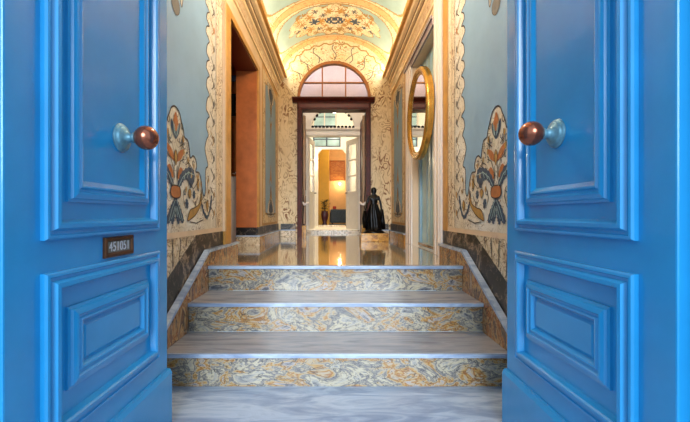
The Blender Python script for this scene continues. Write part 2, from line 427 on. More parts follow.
def painted_panel(mb, s, sgn_x):
    """near wall fresco: blue field, ivory scrollwork, scalloped border; axis at Y=2"""
    X = lambda k: sgn_x*(WX - .0012*k)
    F = lambda k: (lambda u, v: (X(k), u, v))
    # ivory ground and frame strips
    patch(mb, [(1.16, .735), (2.84, .735), (2.84, 2.70), (1.16, 2.70)], F(1), 'ivory_scrollwork', 0)
    patch(mb, [(1.10, .706), (2.86, .706), (2.86, .737), (1.10, .737)], F(2), 'pink_stone', 0)
    for a, b_ in ((2.69, 2.84), (1.16, 1.31)):
        patch(mb, [(a, .738), (b_, .738), (b_, 2.70), (a, 2.70)], F(2), 'border_arabesque', 0)
    for y in (2.685, 2.755, 2.84, 1.315, 1.245, 1.16):
        ribbon(mb, [(y, .74), (y, 2.70)], .006, F(3), 'outline_brown' if y in (2.685, 1.315) else 'motif_ochre')
    # blue field
    half = [(1.998, 1.418), (2.048, 1.401), (2.074, 1.364), (2.107, 1.315), (2.121, 1.278), (2.171, 1.265), (2.193, 1.216), (2.207, 1.171), (2.245, 1.19), (2.285, 1.18), (2.309, 1.137), (2.29, 1.10), (2.351, 1.098), (2.385, 1.056), (2.412, .985), (2.439, .955), (2.467, .997), (2.467, 1.131), (2.515, 1.169), (2.457, 1.262), (2.485, 1.334), (2.524, 1.376)]
    z = 1.42; k = 0; rs = random.Random(11)
    while z < 2.60:
        st_ = rs.uniform(.09, .16); e_ = rs.uniform(-.012, .012)
        half += [(2.482+e_, z), (2.490+e_, z+st_*.35), (2.512+e_, z+st_*.55), (2.545, z+st_*.72), (2.515, z+st_*.86)]; z += st_
    half += [(2.50, 2.66)]
    lower = half
    mir = [(4.0-y, zz) for y, zz in reversed(lower[1:])]
    loop = lower + mir
    q = smooth_loop(loop, 4)
    mb.face([F(2)(*p) for p in q], 'pale_blue_field')
    ribbon(mb, q, .009, F(3), 'outline_brown', True)
    # outer cream halo line
    def jagged(qq, j):
        n_ = len(qq); o_ = []
        for i_ in range(n_):
            a_, c_ = qq[i_-1], qq[(i_+1) % n_]; du, dv = c_[0]-a_[0], c_[1]-a_[1]; l_ = math.hypot(du, dv) or 1
            h_ = j if i_ % 2 else -j*.4
            o_.append((qq[i_][0]+dv/l_*h_, qq[i_][1]-du/l_*h_))
        return o_
    def both(pts, k, m, line=0, sm=4):
        for sg in (0, 1):
            pp = [((4.0-a) if sg else a, b_) for a, b_ in pts]
            if sg: pp = pp[::-1]
            qq = smooth_loop(pp, sm)
            if m == 'motif_navy': qq = jagged(qq, .005)
            mb.face([F(k)(*p) for p in qq], m)
            if line: ribbon(mb, qq, line, F(k+1), 'outline_brown', True)
    def one(pts, k, m, line=0):
        qq = smooth_loop(pts, 4); mb.face([F(k)(*p) for p in qq], m)
        if line: ribbon(mb, qq, line, F(k+1), 'outline_brown', True)
    one([(2.0, 1.242), (2.05, 1.29), (2.056, 1.34), (2.03, 1.325), (2.0, 1.29), (1.97, 1.325), (1.944, 1.34), (1.95, 1.29)], 3, 'motif_navy')
    one([(2.0, 1.39), (2.026, 1.35), (2.034, 1.318), (2.0, 1.285), (1.966, 1.318), (1.974, 1.35)], 4, 'motif_orange')
    both([(2.12, 1.205), (2.06, 1.19), (2.015, 1.15), (2.0, 1.12), (2.03, 1.125), (2.08, 1.15)], 3, 'motif_orange')
    one([(2.0, 1.185), (2.02, 1.15), (2.0, 1.10), (1.98, 1.15)], 4, 'motif_ochre', .004)
    both([(2.275, 1.055), (2.246, 1.112), (2.156, 1.105), (2.074, 1.065), (2.022, .999), (2.012, .965), (2.04, .97), (2.087, 1.012), (2.128, 1.035), (2.175, 1.03), (2.21, .99)], 3, 'motif_navy')
    both([(2.17, 1.06), (2.12, 1.07), (2.07, 1.10), (2.03, 1.06), (2.04, 1.03)], 2.6, 'motif_orange')
    one([(2.065, .955), (2.05, .985), (2.0, .992), (1.95, .985), (1.935, .955), (1.95, .93), (2.0, .922), (2.05, .93)], 4, 'motif_orange', .006)
    both([(2.0, .928), (2.04, .90), (2.075, .862), (2.115, .80), (2.085, .782), (2.06, .80), (2.04, .775), (2.015, .80), (2.0, .84)], 3, 'motif_navy')
    both([(2.39, .985), (2.35, .905), (2.265, .874), (2.20, .86), (2.16, .80), (2.21, .806), (2.30, .838), (2.39, .91)], 3, 'motif_ochre', .005)
    both([(2.60, .965), (2.575, .872), (2.50, .80), (2.42, .845), (2.375, .925), (2.405, .915), (2.44, .865), (2.50, .83), (2.545, .88), (2.575, .96)], 3, 'motif_navy')
    both([(2.50, .93), (2.525, .90), (2.50, .855), (2.475, .90)], 3, 'motif_ochre', .004)
    both([(2.15, .93), (2.18, .90), (2.16, .86), (2.13, .90)], 3, 'motif_navy')
    both([(2.29, .965), (2.27, .925), (2.24, .95), (2.26, .985)], 3, 'motif_navy')
    both([(2.35, 1.03), (2.33, .99), (2.31, 1.03), (2.33, 1.06)], 3, 'motif_ochre', .004)
    both([(2.22, .97), (2.20, .93), (2.17, .96), (2.19, .985)], 3, 'motif_ochre', .004)
    # small calligraphic scrolls inside the scallop and stem fields
    for sg in (0, 1):
        mm = (lambda a: 4.0-a) if sg else (lambda a: a)
        rnd = random.Random(3)
        for (cy, cz) in ((2.12, 1.22), (2.15, 1.17), (2.07, 1.25), (2.25, 1.14), (2.30, 1.06), (2.20, 1.13), (2.11, 1.14), (2.34, 1.0), (2.13, .965), (2.28, .90), (2.45, .93), (2.09, 1.33)):
            a0 = rnd.uniform(0, 6)
            ribbon(mb, [(mm(cy+.022*(1-t/9)*math.cos(a0+t*.6)), cz+.026*(1-t/9)*math.sin(a0+t*.6)) for t in range(8)], .006, F(3), rnd.choice(('outline_brown', 'motif_ochre', 'motif_navy')))
        z = .80
        while z < 2.62:
            a0 = rnd.uniform(-.4, .4)
            ribbon(mb, [(mm(2.60+.035*math.sin(t*.7+a0)), z+.016*t) for t in range(7)], .008, F(3), rnd.choice(('outline_brown', 'motif_ochre', 'outline_brown')))
            patch(mb, [(mm(2.645), z+.02), (mm(2.66), z+.045), (mm(2.645), z+.07), (mm(2.632), z+.045)], F(3), rnd.choice(('motif_ochre', 'motif_grey', 'motif_orange')))
            z += .13
    for sg in (0, 1):
        mm = (lambda a: 4.0-a) if sg else (lambda a: a)
        for ln in ([(2.265, 1.075), (2.17, 1.082), (2.09, 1.045), (2.03, .985)], [(2.225, 1.085), (2.20, 1.05)], [(2.18, 1.09), (2.15, 1.045)], [(2.13, 1.075), (2.105, 1.035)],
                   [(2.01, .91), (2.045, .87), (2.085, .80)], [(2.01, .88), (2.04, .83), (2.055, .81)], [(2.005, .87), (2.02, .82)], [(2.035, 1.33), (2.02, 1.27)], [(2.02, 1.32), (2.01, 1.26)]):
            ribbon(mb, [(mm(a), b_) for a, b_ in ln], .005, F(5), 'vault_blue')
        for ln in ([(2.02, 1.02), (2.03, 1.08), (2.06, 1.13), (2.11, 1.15)], [(2.015, 1.03), (2.02, 1.10)], [(2.10, 1.24), (2.08, 1.20), (2.09, 1.28)], [(2.15, 1.25), (2.17, 1.20), (2.14, 1.19)],
                   [(2.20, 1.02), (2.25, .99), (2.30, 1.02), (2.35, 1.06)], [(2.12, .98), (2.10, .93), (2.13, .87)], [(2.24, .92), (2.28, .89), (2.33, .95)], [(2.40, 1.0), (2.37, .96), (2.41, .93)],
                   [(2.53, 1.10), (2.50, 1.05), (2.51, .98), (2.55, 1.0)], [(2.20, .79), (2.30, .78), (2.42, .80)], [(2.13, 1.12), (2.18, 1.14), (2.22, 1.12)], [(2.05, 1.21), (2.09, 1.23)]):
            ribbon(mb, [(mm(a), b_) for a, b_ in ln], .006, F(4), 'outline_brown')
        for (a, b_) in ((2.10, 1.26), (2.17, 1.155), (2.26, 1.13), (2.11, 1.19), (2.33, 1.075), (2.38, 1.03), (2.22, 1.07), (2.52, 1.07), (2.53, .99), (2.14, .98)):
            patch(mb, [(mm(a)-.011, b_), (mm(a), b_+.02), (mm(a)+.011, b_), (mm(a), b_-.02)], F(4), 'motif_ochre', 2)
    # hanging pendant from above
    one([(2.0, 1.915), (2.045, 1.945), (2.05, 1.99), (2.02, 2.02), (2.05, 2.06), (2.0, 2.10), (1.95, 2.06), (1.98, 2.02), (1.95, 1.99), (1.955, 1.945)], 3, 'motif_grey', .004)
    one([(2.08, 2.0), (2.10, 2.08), (2.12, 2.2), (2.0, 2.32), (1.88, 2.2), (1.90, 2.08), (1.92, 2.0), (1.96, 2.07), (2.0, 2.11), (2.04, 2.07)], 2.6, 'ivory_scrollwork', .008)
    # dark marble skirting that follows the stair, cream scrollwork spandrel in the corner
    patch(mb, [(1.30, .0), (NY[2], CAPZ-.02), (3.02 if s < 0 else 2.985, CAPZ-.02), (3.02 if s < 0 else 2.985, .706), (1.30, .706)], F(1), 'veined_cream_marble', 0)
    ye = 3.02 if s < 0 else 2.985
    def zc(y): return CAPZ-.508*(NY[2]-y)
    patch(mb, [(1.30, zc(1.30)-.02), (NY[2], CAPZ-.02), (ye, CAPZ-.02), (ye, .706), (2.30, .706), (1.30, zc(1.30)+.17)], F(2), 'black_marble', 0)
    for k in range(9):
        y = 1.46+k*.085
        ribbon(mb, [(y, max(zc(y)+.19, .1)), (y+.02*math.sin(k), .70)], .008, F(3), 'outline_brown')

def far_panel(mb, sgn_x, y0, y1, z0, z1):
    F = lambda k: (lambda u, v: (sgn_x*(WX-.0012*k), u, v))
    patch(mb, [(y0, z0), (y1, z0), (y1, z1), (y0, z1)], F(1), 'ochre_gilt_paint', 0)
    patch(mb, [(y0+.05, z0+.03), (y1-.05, z0+.03), (y1-.05, z1-.05), (y0+.05, z1-.05)], F(2), 'cream_arabesque', 0)
    a, b_, c, d = y0+.19, y1-.19, z0+.10, z1-.13
    loop = [(a, c+.12), (a+.06, c+.05), ((a+b_)/2-.04, c+.03), ((a+b_)/2, c), ((a+b_)/2+.04, c+.03), (b_-.06, c+.05), (b_, c+.12),
            (b_, (c+d)/2), (b_, d-.12), (b_-.06, d-.05), ((a+b_)/2, d), (a+.06, d-.05), (a, d-.12), (a, (c+d)/2)]
    q = smooth_loop(loop, 4); mb.face([F(3)(*p) for p in q], 'pale_blue_field'); ribbon(mb, q, .02, F(4), 'motif_ochre', True)
    cy = (y0+y1)/2
    for zz, sg in ((z0+.12, 1), (z1-.12, -1)):
        for pts, m in (([(-.14, 0), (-.11, .12), (-.05, .17), (0, .30), (.05, .17), (.11, .12), (.14, 0)], 'ivory_scrollwork'),
                       ([(-.09, .05), (-.03, .16), (0, .10), (.03, .16), (.09, .05), (.03, .03), (0, .0), (-.03, .03)], 'motif_navy'),
                       ([(-.03, .20), (0, .29), (.03, .20), (0, .15)], 'motif_ochre')):
            k = {'ivory_scrollwork': 4, 'motif_navy': 5, 'motif_ochre': 5}[m]
            qq = smooth_loop([(cy+p[0]*1.7, zz+sg*p[1]*1.35) for p in pts], 4)
            mb.face([F(k)(*p) for p in qq], m); ribbon(mb, qq, .007, F(k+1), 'outline_brown', True)
        mm = [(-.10, .36), (-.04, .48), (0, .60), (.04, .48), (.10, .36), (0, .42)]
        qq = smooth_loop([(cy+p[0], zz+sg*p[1]*1.15) for p in mm], 4); mb.face([F(4)(*p) for p in qq], 'motif_ochre')

# left wall
mb = MB()
mb.box(-1.10, -WX, .737, DY0, 0, 3.0, 'pink_stone')
mb.box(-1.10, -WX, DY0, DY1, DZ, 3.0, 'pink_stone')
mb.box(-1.10, -WX, DY1, YB, .40, 3.0, 'pink_stone')
painted_panel(mb, -1, -1)
far_panel(mb, -1, 4.42, 5.60, .70, 2.66)
struct(mb.build('wall_left'), 'left frescoed hall wall with blue panel, ivory scrollwork and a doorway', 'wall')
# right wall with alcove
mb = MB()
mb.box(WX, 1.10, .737, AY0-.001, 0, 3.0, 'pink_stone')
mb.box(WX, 1.10, AY0-.001, AY1, AZ, 3.0, 'pink_stone')
mb.box(WX+.10, 1.10, AY0, AY1, .40, AZ, 'pink_stone')
mb.box(WX, 1.10, AY1, YB, .40, 3.0, 'pink_stone')
painted_panel(mb, 1, 1)
patch(mb, [(2.86, .708), (2.985, .708), (2.985, 2.74), (2.86, 2.74)], lambda u, v: (WX-.002, u, v), 'ochre_gilt_paint', 0)
far_panel(mb, 1, 4.56, 5.60, .70, 2.66)
struct(mb.build('wall_right'), 'right frescoed hall wall with blue panel, ivory scrollwork and a mirror alcove', 'wall')

# ochre door surround on the left
mb = MB()
x0, x1 = -WX, -.852
mb.box(x0, x1, DY0-.17, DY0, CAPZ+.0, DZ+.06, 'ochre_gilt_paint', .003)
mb.box(x0, x1, DY0, DY1+.10, DZ, DZ+.06, 'ochre_gilt_paint', .003)
mb.box(x0, x1, DY1, DY1+.10, CAPZ+.09, DZ, 'ochre_gilt_paint', .003)
mb.box(x0, x1+.008, DY0-.19, DY0-.165, CAPZ+.10, DZ+.07, 'pink_stone', .003)
struct(mb.build('trim_2'), 'ochre painted surround of the left doorway', 'door surround')
mb = MB()
mb.box(-1.10, -WX+.001, DY1-.012, DY1-.0005, .69, DZ-.001, 'terracotta_marble')
mb.box(-1.10, -WX+.001, DY1-.014, DY1-.0005, CAPZ, .69, 'black_marble')
mb.box(-1.10, -WX, DY0, DY1, DZ-.014, DZ, 'dark_red_lacquer')
mb.box(-1.10, -WX, DY0, DY0+.012, LAND, DZ-.014, 'tan_wood')
struct(mb.build('trim_3'), 'terracotta coloured marble lining inside the left doorway', 'door lining')

# skirting plinths in the hall
def plinth(name, boxes, label):
    mb = MB()
    for (xa, xb, ya, yb, m1) in boxes:
        mb.box(xa, xb, ya, yb, LAND, CAPZ-.014, m1)
    for (xa, xb, ya, yb, m1) in boxes:
        cx, cy = (xa+xb)/2, (ya+yb)/2
        mb.box(xa-(.006 if xa > 0 or name == 'b' else 0), xb+(.006 if xb < 0 else 0), ya-.006, yb, CAPZ-.014, CAPZ, 'grey_white_marble')
    return mb
mb = plinth('l', [(-1.10, -.835, DY1-.03, 4.34, 'veined_cream_marble')], '')
mb.box(-.834, -.8335, DY1-.03, 4.40, LAND, CAPZ-.014, 'ochre_marble')
mb.box(-.869, -.835, 4.34, YB-.001, LAND, CAPZ-.014, 'rust_breccia_marble')
mb.box(-.869, -.829, 4.34, YB-.001, CAPZ-.014, CAPZ, 'grey_white_marble')
mb.box(-.869, -.860, DY1, YB-.001, CAPZ, .695, 'black_marble')
struct(mb.build('baseboard_left'), 'low marble plinth with black skirting along the far left wall', 'baseboard')
mb = MB()
mb.box(.835, .869, 4.46, YB-.001, LAND, CAPZ-.014, 'ochre_marble')
mb.box(.829, .869, 4.46, YB-.001, CAPZ-.014, CAPZ, 'grey_white_marble')
mb.box(.858, .869, 4.46, YB-.001, CAPZ, .695, 'black_marble')
struct(mb.build('baseboard_right'), 'low ochre marble plinth with black skirting along the far right wall', 'baseboard')
mb = MB()
for s in (-1, 1):
    a, b = sorted((s*.60, s*.829))
    mb.box(a, b, YB-.04, YB-.001, LAND, CAPZ-.014, 'veined_cream_marble')
    mb.box(a, b, YB-.045, YB-.001, CAPZ-.014, CAPZ, 'grey_white_marble')
    mb.box(a, b, YB-.014, YB-.001, CAPZ, .69, 'black_marble')
struct(mb.build('baseboard_back'), 'marble plinth and black skirting on both sides of the mahogany door', 'baseboard')

# ================================================================== ALCOVE on the right
mb = MB()
mb.box(.852, .869, 2.99, AY0, LAND, 2.8, 'ivory_paint', .004)         # near post
mb.box(.845, .852, 3.03, 3.09, LAND, 2.8, 'ivory_paint', .003)
mb.box(.845, .852, 3.13, 3.18, LAND, 2.8, 'ivory_paint', .003)
mb.box(.850, .869, AY1, 4.46, LAND, AZ+.07, 'ivory_paint', .004)
mb.box(.843, .850, 4.20, 4.27, LAND, AZ+.07, 'ivory_paint', .003)
mb.box(.843, .850, 4.34, 4.41, LAND, AZ+.07, 'ivory_paint', .003)
mb.box(.842, .869, AY0, AY1, AZ, AZ+.07, 'mauve_moulding', .004)
mb.box(.825, .842, AY0, 4.46, AZ+.05, AZ+.08, 'mauve_moulding', .003)
struct(mb.build('trim_4'), 'ivory painted posts and mauve header framing the mirror alcove', 'alcove frame')
mb = MB()
mb.box(.955, .969, AY0+.001, AY1-.001, LAND+.03, AZ-.001, 'teal_glazing')
mb.box(.935, .955, AY0+.001, AY0+.08, LAND+.03, AZ-.001, 'pale_blue_field', .003)
mb.box(.935, .955, AY1-.08, AY1-.001, LAND+.03, AZ-.001, 'pale_blue_field', .003)
for y in (3.50, 3.66, 3.82): mb.box(.949, .956, y, y+.03, LAND+.05, AZ-.05, 'pale_blue_field', .003)
mb.box(.93, .955, AY0+.001, AY1-.001, LAND+.001, LAND+.035, 'rust_breccia_marble', .003)
al = mb.build('alcove_panel'); tag(al, 'pale teal glazed panel behind and below the round gilt mirror', 'panel')

# round gilt mirror
CY, CZ = 3.54, 1.79
mr = thing('wall_mirror', (.82, CY, CZ), 'round mirror in a deep gilt frame hanging on the right hall wall', 'mirror')
M = Matrix.Translation((.836, CY, CZ)) @ Matrix.Rotation(-PI/2, 4, 'Y')
mb = MB(); Rm = .425
prof = [(Rm, 0), (Rm+.006, .02), (Rm-.004, .04), (Rm+.008, .055), (Rm+.006, .075), (Rm-.006, .09), (Rm-.022, .095), (Rm-.034, .088), (Rm-.042, .078), (Rm-.056, .076), (Rm-.066, .068), (Rm-.07, .055)]
rows = [[M @ Vector((r*math.cos(2*PI*k/72), r*math.sin(2*PI*k/72), z)) for k in range(72)] for r, z in [(r, z*.72) for r, z in prof]]
mb.grid(rows, 'gilt', True); mb.build('mirror_frame', mr)
mb = MB(); mb.lathe([(Rm-.066, .034), (Rm-.0665, .042)], 'mirror_glass', M, 72, smooth=False); mb.build('mirror_pane', mr)
mb = MB(); mb.lathe([(Rm-.02, .0), (Rm-.02, .033)], 'black_iron', M, 48); mb.build('backing_board', mr)

# ================================================================== CORNICE, VAULT
prof = [(WX, 2.66), (WX-.014, 2.665), (WX-.014, 2.69), (WX-.004, 2.70), (WX-.004, 2.80), (WX-.02, 2.815), (WX-.022, 2.85)]
cor = [(WX+.02, 2.62), (WX-.001, 2.62)] + prof + [(WX-.024, 2.852), (WX-.024, 2.868), (WX-.045, 2.873), (WX-.05, 2.890), (WX-.055, 2.892), (WX-.055, 2.906), (WX-.085, 2.92), (WX-.095, 2.95), (WX-.125, 2.958), (WX-.13, 2.985), (WX-.125, 2.99), (WX-.055, 2.97), (WX+.02, 2.97)]
for s in (-1, 1):
    mb = MB()
    n = len(cor)
    cl = {2: 'cornice_line', 10: 'cornice_line', 13: 'cornice_line', 19: 'tan_wood'}
    for i in range(1, n-1):
        a, b_ = cor[i], cor[i+1]
        mt = 'cornice_line' if (a, b_) in () else ('cornice_line' if i in (8, 9, 12, 13) else ('ochre_gilt_paint' if i in (16, 17) else ('pink_cream_marble' if i in (4, 5) else 'cornice_cream')))
        mb.face([(s*a[0], .74, a[1]), (s*b_[0], .74, b_[1]), (s*b_[0], YB-.001, b_[1]), (s*a[0], YB-.001, a[1])], mt)
    struct(mb.build('trim_%d' % (5 if s < 0 else 6), recalc=True), ('left' if s < 0 else 'right') + ' golden cream cornice with dark lines under the vault', 'cornice')

# vault, elliptical, painted bay by bay
VA, VB, VZ = .845, .60, 2.975
NS, NYY = 150, 330
def vp(i, j):
    t = PI*i/NS; return (-VA*math.cos(t), .74 + (YB-.74)*j/NYY, VZ + VB*math.sin(t))
def hsh(i, j): return ((i*73856093 ^ j*19349663) % 1000)/1000
def vmat(j, i):
    s_ = abs((i+.5)/NS*2-1)           # 0 crown .. 1 springing
    y = .74 + (YB-.74)*(j+.5)/NYY
    d = YB - y
    if d < .05: return 'orange_band_vault'
    p = (d-.05) % 1.02
    if p > .86:                        # transverse orange band
        return 'orange_band_vault' if .875 < p < 1.0 else 'ochre_gilt_paint'
    if s_ > .90: return 'golden_cream_vault'
    u = s_/.84; v = (p-.43)/.43        # bay coords, |v|<1
    # floral cluster: stepped lens round the crown
    cl = (s_/.54)**2 + (v/.88)**2 + .12*math.sin(s_*34+v*5) + .10*math.cos(v*17+s_*9)
    ctr = (s_/.11)**2 + (v/.24)**2
    if ctr < 1: return 'motif_navy' if (math.sin(s_*130)*math.sin(v*22) > -.35) else 'golden_cream_vault'
    for cs, cv, r, m_ in ((.22, .05, .035, 'motif_navy'), (.15, -.02, .035, 'ochre_gilt_paint'), (.27, -.35, .03, 'ochre_gilt_paint'), (.27, .38, .03, 'ochre_gilt_paint'), (.06, .55, .028, 'ochre_gilt_paint'), (.06, -.58, .03, 'motif_ochre'), (.36, .1, .025, 'motif_ochre'), (.12, .35, .02, 'motif_grey'), (.17, -.45, .02, 'motif_grey'), (.33, -.15, .018, 'motif_navy'), (.40, .35, .022, 'ochre_gilt_paint'), (.42, -.2, .018, 'motif_grey'), (.10, -.30, .018, 'ochre_gilt_paint'), (.20, .62, .018, 'motif_grey'), (.21, -.68, .018, 'motif_ochre'), (.33, .62, .018, 'motif_ochre')):
        if math.hypot(s_-cs, (v-cv)*.30) < 1.35*r*(1+.45*math.sin(6*math.atan2((v-cv)*.3, s_-cs))): return m_
    if cl < .92: return 'golden_cream_vault'
    if cl < .99: return 'motif_ochre'
    # blue field inside an oval frame
    ov = (abs(u))**3 + abs(v)**3
    if ov < .80: return 'vault_blue'
    if ov < .90: return 'motif_ochre'
    return 'golden_cream_vault'
mb = MB()
rows = [[vp(i, j) for i in range(NS+1)] for j in range(NYY+1)]
mb.grid(rows, 'golden_cream_vault', False, True, vmat)
# outer shell so the vault has thickness
rows = [[(-(VA+.06)*math.cos(PI*i/24)*1.0, y, VZ+(VB+.06)*math.sin(PI*i/24)) for i in range(25)] for y in (.736, YB+.16)]
mb.grid(rows, 'facade_stone')
struct(mb.build('ceiling'), 'barrel vault painted with golden scrollwork, flowers and pale blue fields', 'ceiling')

# ================================================================== BACK WALL with arched opening
AC, AR, AZc = -.01, .565, 2.625
mb = MB()
def outline(n):
    """matching inner/outer curves"""
    inn, out = [], []
    inn.append((AC-AR, LAND)); out.append((-WX, LAND))
    inn.append((AC-AR, 1.6)); out.append((-WX, 1.6))
    inn.append((AC-AR, AZc)); out.append((-WX, VZ))
    for k in range(1, n):
        t = PI*k/n
        inn.append((AC-AR*math.cos(t), AZc+AR*math.sin(t))); out.append((-VA*math.cos(t), VZ+VB*math.sin(t)))
    inn.append((AC+AR, AZc)); out.append((WX, VZ))
    inn.append((AC+AR, 1.6)); out.append((WX, 1.6))
    inn.append((AC+AR, LAND)); out.append((WX, LAND))
    return inn, out
inn, out = outline(48)
for i in range(len(inn)-1):
    a, b_, c, d = inn[i], inn[i+1], out[i+1], out[i]
    m_ = 'golden_cream_vault' if 2 <= i <= 49 else 'cream_arabesque'
    mb.face([(a[0], YB, a[1]), (b_[0], YB, b_[1]), (c[0], YB, c[1]), (d[0], YB, d[1])], m_)
    mb.face([(a[0], YB+.15, a[1]), (b_[0], YB+.15, b_[1]), (c[0], YB+.15, c[1]), (d[0], YB+.15, d[1])], 'white_paint')
    mb.face([(a[0], YB, a[1]), (b_[0], YB, b_[1]), (b_[0], YB+.15, b_[1]), (a[0], YB+.15, a[1])], 'white_paint')
FB = lambda k: (lambda u, v: (u, YB-.0015*k, v))
def el(t, g):   # between arch (g=0) and vault (g=1)
    return (AC-AR*math.cos(t))*(1-g) + (-VA*math.cos(t))*g, (AZc+AR*math.sin(t))*(1-g) + (VZ+VB*math.sin(t))*g
# fan rays and scalloped band
for dg_ in (28, 46, 66, 90, 114, 134, 152):
    t = math.radians(dg_)
    ribbon(mb, [el(t+.05*math.sin(g*6), .06+.62*g) for g in [q/8 for q in range(9)]], .013, FB(1), 'motif_grey')
    if dg_ not in (90,):
        ribbon(mb, [el(t + (.12 if dg_ < 90 else -.12)*g, .40-.30*g) for g in (0, .5, 1)], .010, FB(1), 'motif_grey')
        ribbon(mb, [el(t - (.12 if dg_ < 90 else -.12)*g, .40+.20*g) for g in (0, .5, 1)], .010, FB(1), 'motif_ochre')
q = [el(math.radians(a), .72+.04*math.sin(a*.5)) for a in range(6, 175, 3)]
ribbon(mb, q, .02, FB(1), 'motif_ochre')
q = [el(math.radians(a), .93) for a in range(2, 179, 3)]
ribbon(mb, q, .05, FB(1), 'orange_band_vault')
struct(mb.build('wall_back'), 'back wall of cream arabesque with a fan lunette above the mahogany door', 'wall')

# arched transom window
def arc_band(mb, r0, r1, y0, y1, m, n=40, z_low=None):
    pts = [(AC-r1, 2.60)] + [(AC-r1*math.cos(PI*k/n), AZc+r1*math.sin(PI*k/n)) for k in range(n+1)] + [(AC+r1, 2.60)]
    pin = [(AC-r0, 2.60)] + [(AC-r0*math.cos(PI*k/n), AZc+r0*math.sin(PI*k/n)) for k in range(n+1)] + [(AC+r0, 2.60)]
    rows = [[(p[0], y0, p[1]) for p in pts], [(p[0], y0, p[1]) for p in pin], [(p[0], y1, p[1]) for p in pin], [(p[0], y1, p[1]) for p in pts]]
    mb.grid(rows, m, smooth=False)
wn = thing('window_1', (AC, YB, 2.60)); struct(wn, 'arched fanlight window with six panes above the mahogany door', 'window')
mb = MB(); arc_band(mb, AR-.04, AR-.001, YB-.03, YB+.06, 'tan_wood'); mb.build('window_frame', wn)
mb = MB()
for x in (-.19, .17): mb.box(x-.010, x+.010, YB+.0, YB+.04, 2.60, AZc+math.sqrt((AR-.03)**2-(x-AC)**2), 'tan_wood')
mb.box(AC-AR+.03, AC+AR-.03, YB-.002, YB+.042, 2.858, 2.876, 'tan_wood')
mb.build('glazing_bars', wn)
n = 40; mb = MB()
pts = [(AC-(AR-.035), 2.60)] + [(AC-(AR-.035)*math.cos(PI*k/n), AZc+(AR-.035)*math.sin(PI*k/n)) for k in range(n+1)] + [(AC+(AR-.035), 2.60)]
mb.extrude_poly(pts, lambda p, t: (p[0], t, p[1]), YB+.018, YB+.022, 'clear_glass'); mb.build('window_pane', wn)

# ================================================================== MAHOGANY DOOR (door_3)
dm = thing('door_3', (AC, YB, LAND)); struct(dm, 'dark mahogany double door standing open under a moulded cornice', 'door')
for s in (-1, 1):
    a, b_ = sorted((AC+s*.49, AC+s*.563))
    mb = MB(); mb.box(a, b_, YB-.05, YB+.15, LAND+(.17 if 0 else 0), 2.44, 'mahogany', .004)
    c, d = sorted((AC+s*.505, AC+s*.548)); mb.box(c, d, YB-.065, YB-.05, LAND+.12, 2.44, 'mahogany', .004)
    mb.build('door_post', dm)
    # leaf open away from the hall
    mb = MB(); xs = (AC-.49, AC-.495) if s < 0 else (AC+.487, AC+.452)
    w = .04*s
    lp = [(xs[0], YB+.155), (xs[1], 6.42), (xs[1]+w, 6.42), (xs[0]+w, YB+.155)]
    mb.extrude_poly(lp, lambda p, t: (p[0], p[1], t), LAND+.006, 2.42, 'mahogany')
    lf = mb.build('door_leaf', dm)
    mb = MB()
    for z0_, z1_ in ((.66, 1.15), (1.25, 2.30)):
        for (ya, yb) in ((5.92, 5.95), (6.32, 6.35)):
            f_ = (ya-YB-.155)/(6.42-YB-.155); xx = xs[0]+(xs[1]-xs[0])*f_
            mb.box(min(xx, xx-s*.012), max(xx, xx-s*.012), ya, yb, z0_, z1_, 'mahogany')
    mb.build('leaf_moulding', lf)
    mb = MB(); a, b_ = sorted((AC+s*.425, AC+s*.489)); mb.box(a, b_, YB-.06, YB+.02, LAND+.0005, LAND+.17, 'ochre_marble', .004)
    mb.build('plinth_block', dm)
mb = MB(); mb.box(AC-.565, AC+.565, YB-.05, YB+.15, 2.44, 2.545, 'mahogany', .004)
mb.box(AC-.53, AC+.53, YB-.06, YB-.05, 2.465, 2.52, 'dark_red_lacquer', .002); mb.build('lintel', dm)
mb = MB(); mb.extrude_poly([(0, 2.545), (-.065, 2.545), (-.075, 2.565), (-.10, 2.572), (-.125, 2.59), (-.135, 2.60), (-.135, 2.615), (0, 2.615)],
                           lambda p, t: (t, YB+p[0]+.02, p[1]), AC-.635, AC+.62, 'mahogany'); mb.build('door_cornice', dm)

# tied-back curtains in the mahogany doorway
for s in (-1, 1):
    c = thing('door_curtain', (AC+s*.47, 5.80, LAND), ('left' if s < 0 else 'right') + ' slim beige curtain tied back at the mahogany doorway', 'curtain', 'tied-back curtains of the mahogany doorway')
    def cw(z):
        return .008 + .014*min(1, abs(z-1.0)/.5)
    mb = MB(); rows = []
    for k in range(26):
        z = .69+(2.38-.69)*k/25
        off = s*(.468 - .012*math.exp(-((z-1.0)/.2)**2))
        rows.append([(AC+off + cw(z)*math.cos(2*PI*j/20)*(1+.25*math.sin(j*2.5)), 5.80+.03*math.sin(2*PI*j/20), z) for j in range(20)])
    mb.grid(rows, 'curtain_cloth', True); mb.build('cloth', c)
    mb = MB(); mb.tube([(AC+s*.49, 5.74, 1.03), (AC+s*.46, 5.735, .985), (AC+s*.425, 5.745, 1.0), (AC+s*.40, 5.77, 1.03)], [.012, .02, .02, .012], 'ivory_paint'); mb.build('tieback', c)

# ================================================================== ROOMS BEYOND
# vestibule shell
mb = MB()
for s in (-1, 1):
    a, b_ = sorted((s*.88, s*.98)); mb.box(a, b_, YB+.15, 6.9, .40, 4.0, 'pane_reflection_pink')
mb.box(-.98, .98, YB+.15, 6.9, 3.95, 4.05, 'pane_reflection_pink')
struct(mb.build('wall_vestibule'), 'pale walls and ceiling of the small vestibule behind the mahogany door', 'wall')
